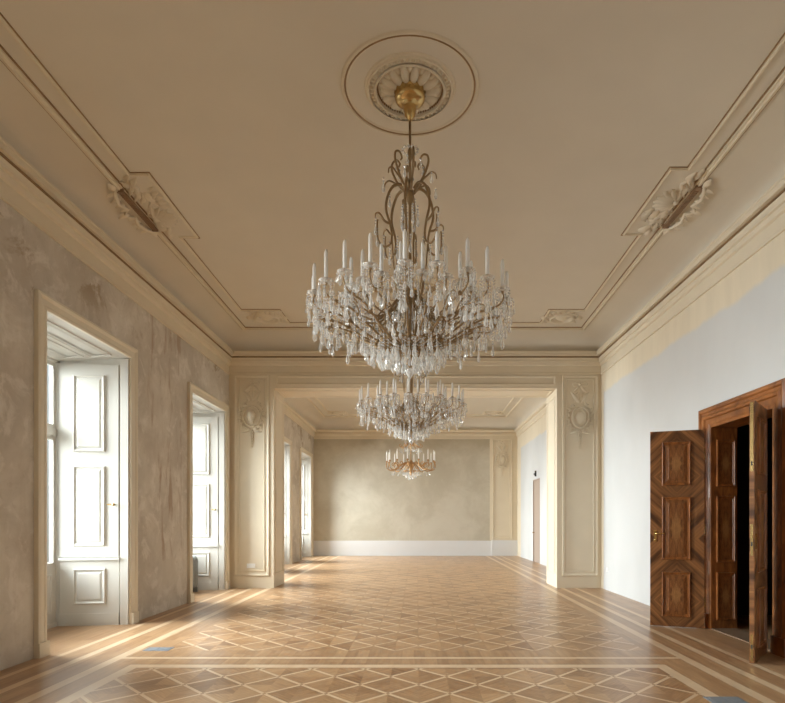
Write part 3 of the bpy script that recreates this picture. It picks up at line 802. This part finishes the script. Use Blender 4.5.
# ------------------------------------------------------------------ chandeliers
def smooth_path(pts, n=4):
    out = []; P = [Vector(p) for p in pts]
    for i in range(len(P) - 1):
        p0, p1, p2, p3 = P[max(i - 1, 0)], P[i], P[i + 1], P[min(i + 2, len(P) - 1)]
        for k in range(n):
            t = k / n
            out.append(0.5 * ((2 * p1) + (p2 - p0) * t + (2 * p0 - 5 * p1 + 4 * p2 - p3) * t * t + (3 * p1 - p0 - 3 * p2 + p3) * t ** 3))
    out.append(P[-1]); return out
def rz(*l): return smooth_path([(r, 0, z - HC) for r, z in l])
def drop_shape(b, x, y, z, L, s=1.0, turn=0.0):
    """bead chain ending in a cut pear, hanging from (x,y,z)"""
    n = 6
    def oct_(zc, r, h):
        vs = [Vector((x, y, zc + h))] + [Vector((x + r * math.cos(2 * PI * k / 5 + turn), y + r * math.sin(2 * PI * k / 5 + turn), zc)) for k in range(5)] + [Vector((x, y, zc - h))]
        b.add(vs, [(0, 1 + k, 1 + (k + 1) % 5) for k in range(5)] + [(6, 1 + (k + 1) % 5, 1 + k) for k in range(5)])
    pear = min(0.085 * s, L * 0.6)
    zz = z - 0.006; step = 0.026
    while zz - step > z - L + pear:
        oct_(zz - step / 2, 0.0105 * s, step / 2); zz -= step
    rs = []
    for t, rr in ((0, 0.002), (0.25, 0.007), (0.68, 0.0155), (0.85, 0.0125), (1, 0.002)):
        rs.append([Vector((x + rr * s * math.cos(2 * PI * k / n + turn), y + rr * s * math.sin(2 * PI * k / n + turn), zz - pear * t)) for k in range(n)])
    b.rings(rs, caps=(True, True))
def make_chandelier(rod_top, n_a=22, n_b=20):
    rnd = random.Random(11)
    root = empty('crystal_chandelier', (0, 0, HC))
    b = MB(); b.lathe([(0.12, 0.0), (0.15, -0.02), (0.152, -0.045), (0.135, -0.055), (0.145, -0.075), (0.135, -0.105), (0.105, -0.125), (0.085, -0.13), (0.075, -0.14), (0.065, -0.155), (0.055, -0.165), (0.062, -0.20), (0.052, -0.215), (0.05, -0.245), (0.025, -0.275), (0.012, -0.295)], (0, 0, 0), 24)
    b.build('canopy', M['brass'], root)['label'] = 'bell shaped brass canopy'
    b = MB(); b.tube([(0, 0, -0.28), (0, 0, 4.55 - HC)], 0.012, 8); b.lathe([(0.012, 0), (0.022, -0.03), (0.016, -0.08), (0.022, -0.10), (0.012, -0.13)], (0, 0, 5.0 - HC), 10)
    b.build('rod', M['gold'], root)
    st = MB(); st.lathe([(0.012, 4.62), (0.03, 4.60), (0.036, 4.56), (0.03, 4.50), (0.014, 4.46), (0.014, 4.3), (0.014, 3.75), (0.03, 3.72), (0.035, 3.66), (0.10, 3.63), (0.105, 3.60), (0.05, 3.57), (0.02, 3.54), (0.014, 3.4),
                           (0.014, 3.2), (0.06, 3.15), (0.10, 3.11), (0.09, 3.06), (0.05, 3.02), (0.06, 2.99), (0.02, 2.95), (0.004, 2.93)], (0, 0, -HC), 16)
    st.build('stem', M['gold'], root)
    # crown scrolls
    lowp = rz((0.05, 4.60), (0.10, 4.635), (0.17, 4.60), (0.22, 4.50), (0.235, 4.38), (0.20, 4.26), (0.18, 4.16), (0.19, 4.07), (0.25, 4.03), (0.31, 4.08), (0.32, 4.20), (0.315, 4.27))
    lowt = rz((0.195, 4.25), (0.25, 4.27), (0.30, 4.33), (0.335, 4.32), (0.34, 4.28))
    upp = rz((0.04, 4.58), (0.09, 4.64), (0.14, 4.72), (0.18, 4.82), (0.175, 4.89), (0.13, 4.91), (0.10, 4.87), (0.115, 4.84))
    upp2 = rz((0.10, 4.66), (0.16, 4.70), (0.21, 4.73), (0.25, 4.71), (0.26, 4.66))
    tapers = lambda n, r0, r1: [r0 + (r1 - r0) * i / (n - 1) for i in range(n)]
    lo = MB(); lo.tube(lowp, tapers(len(lowp), 0.015, 0.007), 6); lo.tube(lowt, tapers(len(lowt), 0.012, 0.006), 6)
    dn = rz((0.18, 4.16), (0.17, 4.0), (0.15, 3.8), (0.12, 3.64)); lo.tube(dn, tapers(len(dn), 0.007, 0.006), 6)
    lm = lo.mesh('lower_scroll', M['gold'])
    up = MB(); up.tube(upp, tapers(len(upp), 0.013, 0.008), 6); up.tube(upp2, tapers(len(upp2), 0.010, 0.006), 6)
    um = up.mesh('upper_scroll', M['gold'])
    for k in range(6):
        inst('crown_scroll', lm, root, rotz=2 * PI * k / 6 + 0.35)
        inst('top_scroll', um, root, rotz=2 * PI * (k + 0.5) / 6 + 0.2)
    # arms
    armA = rz((0.05, 3.06), (0.16, 3.08), (0.32, 3.15), (0.50, 3.25), (0.66, 3.34), (0.80, 3.36), (0.87, 3.38), (0.91, 3.43), (0.90, 3.49))
    scA = rz((0.55, 3.28), (0.60, 3.38), (0.68, 3.42), (0.74, 3.39), (0.72, 3.34))
    armB = rz((0.06, 3.62), (0.14, 3.55), (0.22, 3.42), (0.32, 3.36), (0.44, 3.38), (0.54, 3.44), (0.60, 3.50), (0.60, 3.55))
    scB = rz((0.10, 3.13), (0.22, 3.16), (0.32, 3.26), (0.33, 3.36), (0.26, 3.44), (0.20, 3.40), (0.22, 3.34))
    a_ = MB(); a_.tube(armA, tapers(len(armA), 0.0105, 0.007), 6); a_.tube(scA, tapers(len(scA), 0.007, 0.004), 5)
    for t in (8, 14, 20):
        p = armA[t]; a_.lathe([(0.002, -0.02), (0.02, -0.01), (0.02, 0.01), (0.002, 0.02)], (p.x, p.y, p.z), 6)
    am = a_.mesh('outer_arm', M['gold'])
    b_ = MB(); b_.tube(armB, tapers(len(armB), 0.0095, 0.007), 6); b_.tube(scB, tapers(len(scB), 0.008, 0.005), 5)
    bmh = b_.mesh('inner_arm', M['gold'])
    def topset(r, z):
        z -= HC
        cup = MB(); cup.lathe([(0.006, -0.02), (0.012, -0.005), (0.02, 0.01), (0.019, 0.045), (0.012, 0.046)], (r, 0, z), 8)
        pan = MB(); pan.lathe([(0.012, 0.0), (0.045, 0.006), (0.062, 0.020), (0.064, 0.024), (0.045, 0.012), (0.012, 0.006)], (r, 0, z), 12, smooth=False)
        can = MB(); can.lathe([(0.017, 0.03), (0.0165, 0.245), (0.014, 0.262), (0.008, 0.278), (0.001, 0.285)], (r, 0, z), 8)
        return cup.mesh('candle_cup', M['gold']), pan.mesh('drip_pan', M['crystal']), can.mesh('candle', M['candle'])
    A = topset(0.90, 3.49); B = topset(0.60, 3.55)
    drops = []                                               # (x, y, z, length, size)
    for n, me, (cu, pa, ca), R, z, nm, ph in ((n_a, am, A, 0.90, 3.49, 'outer_arm', 0.1), (n_b, bmh, B, 0.60, 3.55, 'inner_arm', 0.22)):
        for k in range(n):
            an = 2 * PI * k / n + ph + rnd.uniform(-0.03, 0.03)
            o = inst(nm, me, root, rotz=an)
            inst('candle_cup', cu, o); inst('drip_pan', pa, o); inst('candle', ca, o)['label'] = 'white candle'
            cx, cy = R * math.cos(an), R * math.sin(an)
            for j in range(7):
                t = an + 2 * PI * j / 7
                drops.append((cx + 0.062 * math.cos(t), cy + 0.062 * math.sin(t), z - HC + 0.02, rnd.choice((0.10, 0.14, 0.18, 0.24)), rnd.uniform(0.8, 1.2)))
            if nm == 'outer_arm':
                drops.append((cx * 0.985, cy * 0.985, 3.38 - HC, rnd.uniform(0.22, 0.30), 1.35))
                for t in (5, 7, 9, 11, 13, 15, 17, 19, 21, 23, 25, 27):
                    p = armA[t]; w = rnd.uniform(-0.12, 0.12)
                    drops.append((p.x * math.cos(an) - w * math.sin(an), p.x * math.sin(an) + w * math.cos(an), p.z, rnd.uniform(0.10, 0.24), rnd.uniform(0.8, 1.25)))
            else:
                for t in (6, 12, 18, 23):
                    p = armB[t]; w = rnd.uniform(-0.05, 0.05)
                    drops.append((p.x * math.cos(an) - w * math.sin(an), p.x * math.sin(an) + w * math.cos(an), p.z, rnd.uniform(0.10, 0.22), rnd.uniform(0.8, 1.2)))
    for R, z, L, n in ((0.30, 3.14, 0.20, 22), (0.22, 3.10, 0.19, 18), (0.13, 3.07, 0.17, 12)):       # basket at the bottom
        for k in range(n):
            an = 2 * PI * k / n; drops.append((R * math.cos(an), R * math.sin(an), z - HC, L * rnd.uniform(0.85, 1.1), 1.3))
    for R, z, L, n in ((0.07, 5.0, 0.05, 12), (0.13, 4.86, 0.12, 6), (0.26, 4.68, 0.16, 6), (0.335, 4.3, 0.18, 6), (0.08, 4.45, 0.22, 8), (0.32, 4.2, 0.2, 6), (0.2, 4.1, 0.22, 10), (0.1, 3.6, .2, 12)):
        for k in range(n):
            an = 2 * PI * k / n + 0.35; drops.append((R * math.cos(an), R * math.sin(an), z - HC, L * rnd.uniform(0.8, 1.15), 1.15))
    drops.sort(key=lambda d: d[1])
    for i, d in enumerate(drops[:100]):
        q = MB(); drop_shape(q, 0, 0, 0, d[3], d[4], i * 0.7)
        q.build('crystal_drop', M['crystal'], root, (d[0], d[1], d[2]))
    q = MB()
    for i, d in enumerate(drops[100:]): drop_shape(q, *d, i * 0.7)
    # bead garlands from crown to the candle ring, crystal finial, glass bowl ring
    for k in range(18):
        an = 2 * PI * (k + 0.5) / 18; 
        for t in range(1, 30):
            f = t / 30; R = 0.30 + 0.60 * f; z = 4.02 - 0.52 * f - 0.22 * math.sin(PI * f)
            s_ = 0.009
            if k % 3 == 0 or f > 0.55: drop_shape(q, R * math.cos(an), R * math.sin(an), z - HC, 0.02, 0.35, t)
    st_ = q.build('crystal_strands', M['crystal'], root); st_['kind'] = 'stuff'
    fb = MB(); fb.lathe([(0.002, 2.93), (0.02, 2.925), (0.036, 2.90), (0.036, 2.875), (0.02, 2.85), (0.006, 2.83), (0.001, 2.80)], (0, 0, -HC), 8, smooth=False); fb.build('finial_drop', M['crystal'], root)
    rg = MB()
    for R, z in ((0.30, 3.14), (0.13, 3.07)):
        rg.tube([(R * math.cos(2 * PI * k / 24), R * math.sin(2 * PI * k / 24), z - HC) for k in range(25)], 0.007, 5, caps=False)
    rg.build('basket_ring', M['gold'], root)
    return root
def make_gilt_chandelier():
    """smaller, open, gilded: one ring of candles on scrolled arms and a little crown ring; z measured from the floor"""
    rnd = random.Random(5)
    root = empty('gilt_chandelier', (0, 0, HB)); Z = HC - HB
    tp = lambda n, r0, r1: [r0 + (r1 - r0) * i / (n - 1) for i in range(n)]
    b = MB(); b.lathe([(0.125, 0.0), (0.14, -0.02), (0.14, -0.06), (0.115, -0.075), (0.13, -0.11), (0.06, -0.16), (0.06, -0.22), (0.02, -0.29), (0.012, -0.30)], (0, 0, 0), 24); b.build('canopy', M['brass'], root)
    b = MB(); b.tube([(0, 0, -0.28), (0, 0, 4.1 - HB)], 0.012, 8); b.build('rod', M['gilt_bright'], root)
    b = MB(); b.lathe([(0.012, 4.15), (0.04, 4.1), (0.04, 4.0), (0.015, 3.95), (0.015, 3.5), (0.05, 3.42), (0.12, 3.36), (0.13, 3.30), (0.06, 3.22), (0.03, 3.1), (0.05, 3.04), (0.02, 2.98), (0.003, 2.95)], (0, 0, -HB), 16); b.build('stem', M['gilt_bright'], root)
    arm = rz((0.08, 3.32), (0.20, 3.38), (0.36, 3.30), (0.52, 3.17), (0.68, 3.13), (0.79, 3.20), (0.81, 3.32), (0.79, 3.38))
    curl = rz((0.42, 3.25), (0.46, 3.34), (0.56, 3.38), (0.63, 3.32), (0.58, 3.27))
    a_ = MB(); a_.tube(arm, tp(len(arm), 0.02, 0.014), 6); a_.tube(curl, tp(len(curl), 0.016, 0.01), 6); am = a_.mesh('scrolled_arm', M['gilt_bright'])
    up = rz((0.03, 4.02), (0.14, 4.0), (0.26, 3.90), (0.36, 3.90), (0.38, 3.97), (0.33, 3.99))
    a_ = MB(); a_.tube(up, tp(len(up), 0.016, 0.010), 6); um = a_.mesh('crown_arm', M['gilt_bright'])
    cup = MB(); cup.lathe([(0.01, -0.02), (0.03, 0.01), (0.045, 0.02), (0.02, 0.03), (0.02, 0.05)], (0.79, 0, 3.39 - HC), 8); cm_ = cup.mesh('candle_cup', M['gilt_bright'])
    can = MB(); can.lathe([(0.019, 0.03), (0.019, 0.32), (0.012, 0.36), (0.001, 0.39)], (0.79, 0, 3.39 - HC), 8); ca = can.mesh('candle', M['candle'])
    up2 = MB()
    for k in range(14):
        an = 2 * PI * k / 14 + 0.1
        o = inst('scrolled_arm', am, root, (0, 0, Z), an); inst('candle_cup', cm_, o); inst('candle', ca, o)['label'] = 'white candle'
        for j, (R_, z, L) in enumerate(((0.79, 3.36, 0.22), (0.62, 3.12, 0.16), (0.40, 3.25, 0.14))):
            q = MB(); drop_shape(q, 0, 0, 0, L, 1.3, k)
            q.build('crystal_drop', M['crystal'], root, (R_ * math.cos(an), R_ * math.sin(an), z - HB))
    for k in range(8):
        an = 2 * PI * k / 8 + 0.2
        inst('crown_arm', um, root, (0, 0, Z), an)
        for R_, z, L in ((0.36, 3.9, 0.22), (0.2, 3.95, 0.2)):
            q = MB(); drop_shape(q, 0, 0, 0, L, 1.3, k)
            q.build('crystal_drop', M['crystal'], root, (R_ * math.cos(an), R_ * math.sin(an), z - HB))
    q = MB()
    for R_, z, L, n in ((0.26, 3.1, 0.16, 18), (0.16, 3.04, 0.18, 12), (0.07, 2.98, 0.16, 6), (0.12, 4.3, 0.2, 8), (0.2, 4.15, 0.2, 10)):
        for k in range(n):
            an = 2 * PI * k / n; drop_shape(q, R_ * math.cos(an), R_ * math.sin(an), z - HB, L, 1.4, k)
    q.build('crystal_strands', M['crystal'], root)['kind'] = 'stuff'
    b = MB(); b.tube([(0.27 * math.cos(2 * PI * k / 24), 0.27 * math.sin(2 * PI * k / 24), 3.11 - HB) for k in range(25)], 0.014, 5, caps=False); b.build('basket_ring', M['gilt_bright'], root)
    return root
c1 = make_chandelier(HC); c1.location = CH[0]
c2 = copy_tree(c1); c2.location = CH[1]; c2.rotation_euler.z = 0.3
c3 = make_gilt_chandelier(); c3.location = CH[2]
tag(c1, 'largest and nearest crystal chandelier hanging on a gilt rod from the front ceiling', 'chandelier', 'chandeliers hung in a row')
tag(c2, 'middle crystal chandelier, hanging just before the wide opening', 'chandelier', 'chandeliers hung in a row')
tag(c3, 'small gilded chandelier with scrolled arms, farthest away in the room beyond', 'chandelier', 'chandeliers hung in a row')

# ------------------------------------------------------------------ small things
def radiator(loc, rotz, lab):
    r = empty('radiator', loc, rotz)
    for k in range(5):
        s = MB(); y = k * 0.075
        s.tube([(-0.07, y, 0.10), (-0.075, y, 0.16), (-0.075, y, 0.66), (-0.05, y, 0.72), (0.0, y, 0.74), (0.05, y, 0.72), (0.075, y, 0.66), (0.075, y, 0.16), (0.05, y, 0.11), (0, y, 0.10), (-0.07, y, 0.10)], 0.024, 8)
        s.tube([(0, y, 0.1), (0, y, 0.74)], 0.022, 8)
        s.build('column', M['iron'], r)
    s = MB()
    for y in (0.0, 0.3):
        s.box(-0.09, 0.09, y - 0.015, y + 0.015, 0.0, 0.10)
    s.build('foot', M['iron'], r)
    s = MB(); s.lathe([(0.02, 0), (0.03, 0.02), (0.03, 0.05), (0.01, 0.06)], (0.0, 0, 0), 10, T=lambda a_, b_, c_: Vector((0.03 + a_, -0.02 - c_, 0.12 + b_))); s.build('valve', M['plastic'], r)
    tag(r, lab, 'radiator', 'grey radiators in the window recesses')
radiator((-4.68, 11.52, 0), 0, 'small grey radiator in the left window recess beside the dividing wall')
radiator((-4.86, 22.35, 0), 0, 'small grey radiator in the last window recess by the back wall')

def socket(loc, n, U, N, w, h, lab, cat='socket'):
    r = empty('wall_socket' if cat == 'socket' else 'light_switch', loc); T = frame((0, 0, 0), U, (0, 0, 1), N)
    b = MB(); b.mould(rect(-w / 2, w / 2, -h / 2, h / 2), [(0, 0), (0.002, 0.009), (0.006, 0.011)], T, True); b.build('cover_plate', M['plastic'], r)
    for k in range(n):
        cu = (k - (n - 1) / 2) * h
        b = MB(); b.rings([[T(cu + rr * math.cos(2 * PI * j / 16), rr * math.sin(2 * PI * j / 16), hh) for j in range(16)] for rr, hh in ((h * 0.34, 0.011), (h * 0.33, 0.0125), (h * 0.28, 0.0125), (0.02, 0.0115))], caps=(False, True))
        for sg in (1, -1): b.bead(lambda u, v, n_=0.0: T(u, v, n_ + 0.0115), cu + sg * 0.0095, 0, 0.004, 0.004, 0.002, 8)
        b.build('outlet', M['plastic'], r)
    tag(r, lab, cat)
socket((-3.66, YF, 0.49), 2, (1, 0, 0), (0, -1, 0), 0.19, 0.10, 'white double wall socket low on the left pier')
socket((XR, 12.05, 0.44), 1, (0, 1, 0), (-1, 0, 0), 0.09, 0.09, 'small white socket low on the white right wall beside the pier')
socket((BR, 18.7, 1.25), 1, (0, 1, 0), (-1, 0, 0), 0.09, 0.09, 'small white switch on the right wall of the room beyond', 'light switch')
def floor_box(x, y, rot, lab):
    r = empty('floor_outlet', (x, y, 0), rot)
    b = MB(); b.mould(rect(-0.15, 0.15, -0.09, 0.09), [(0, 0), (0.004, 0.004), (0.02, 0.005)], frame((0, 0, 0), (1, 0, 0), (0, 1, 0), (0, 0, 1)), True); b.build('rim', M['steel'], r)
    for sg in (1, -1):
        b = MB(); b.box(sg * 0.065 - 0.055, sg * 0.065 + 0.055, -0.06, 0.06, 0.005, 0.0075); b.build('lid', M['steel'], r)
    tag(r, lab, 'floor outlet', 'metal floor outlets')
floor_box(-3.0, 6.56, 0.0, 'grey metal outlet lid set in the parquet near the left windows')
floor_box(2.57, 4.70, 0.0, 'grey metal outlet lid at the front right edge of the floor')

WORLD, DAY, DAYB, SPREAD, TILT = 0.7, 470.0, 1.2, 104.0, 0.38
# ------------------------------------------------------------------ light: daylight through the windows
wd = bpy.data.worlds.new('World'); SC.world = wd; wd.use_nodes = True
nt = wd.node_tree; E.nt = nt
bg = nt.nodes['Background']
tc = nt.nodes.new('ShaderNodeTexCoord'); sp = nt.nodes.new('ShaderNodeSeparateXYZ'); nt.links.new(tc.outputs['Generated'], sp.inputs[0])
f = sstep(E(sp.outputs[2]), -0.12, 0.25)
put(bg.inputs[0], mixc(f, (0.62, 0.56, 0.48), (0.93, 0.97, 1.0)))
bg.inputs[1].default_value = WORLD
for i, (a, b) in enumerate(FW + BW):
    top = WT if i < 4 else WTB
    l = bpy.data.lights.new('daylight_portal', 'AREA'); l.shape = 'RECTANGLE'
    l.size = b - a; l.size_y = top
    l.cycles.is_portal = True
    o = bpy.data.objects.new('daylight_portal', l); COL.objects.link(o)
    o.location = (-5.22, (a + b) / 2, top / 2); o.rotation_euler = (PI / 2, 0, -PI / 2)
    # bright open sky straight in front of each window
    l = bpy.data.lights.new('window_daylight', 'AREA'); l.shape = 'RECTANGLE'
    l.size = b - a - 0.2; l.size_y = top - 0.3
    l.energy = DAY * (0.45, 0.8, 1.0, 1.0, DAYB, DAYB, DAYB)[i]; l.color = (0.955, 0.98, 1.0); l.spread = math.radians(SPREAD)
    o = bpy.data.objects.new('window_daylight', l); COL.objects.link(o)
    o.location = (-5.8, (a + b) / 2, top / 2 + 0.3); o.rotation_euler = (PI / 2 - TILT, 0, -PI / 2)

# ------------------------------------------------------------------ camera
cam = bpy.data.cameras.new('camera'); co = bpy.data.objects.new('camera', cam); COL.objects.link(co)
co.location = (0, 0, 1.5); co.rotation_euler = (PI / 2, 0, 0)
cam.sensor_fit = 'HORIZONTAL'; cam.sensor_width = 36; cam.lens = 565 / 785 * 36
cam.shift_x = (392.5 - 417) / 785; cam.shift_y = (520 - 351.5) / 785
cam.clip_start = 0.05; cam.clip_end = 200
SC.camera = co
SC.view_settings.view_transform = 'Standard'; SC.view_settings.look = 'None'
SC.view_settings.exposure = 0.1; SC.view_settings.gamma = 1.0; SC.view_settings.use_curve_mapping = False
SC.cycles.max_bounces = 16; SC.cycles.diffuse_bounces = 10; SC.cycles.transparent_max_bounces = 32
SC.cycles.caustics_reflective = False; SC.cycles.caustics_refractive = False
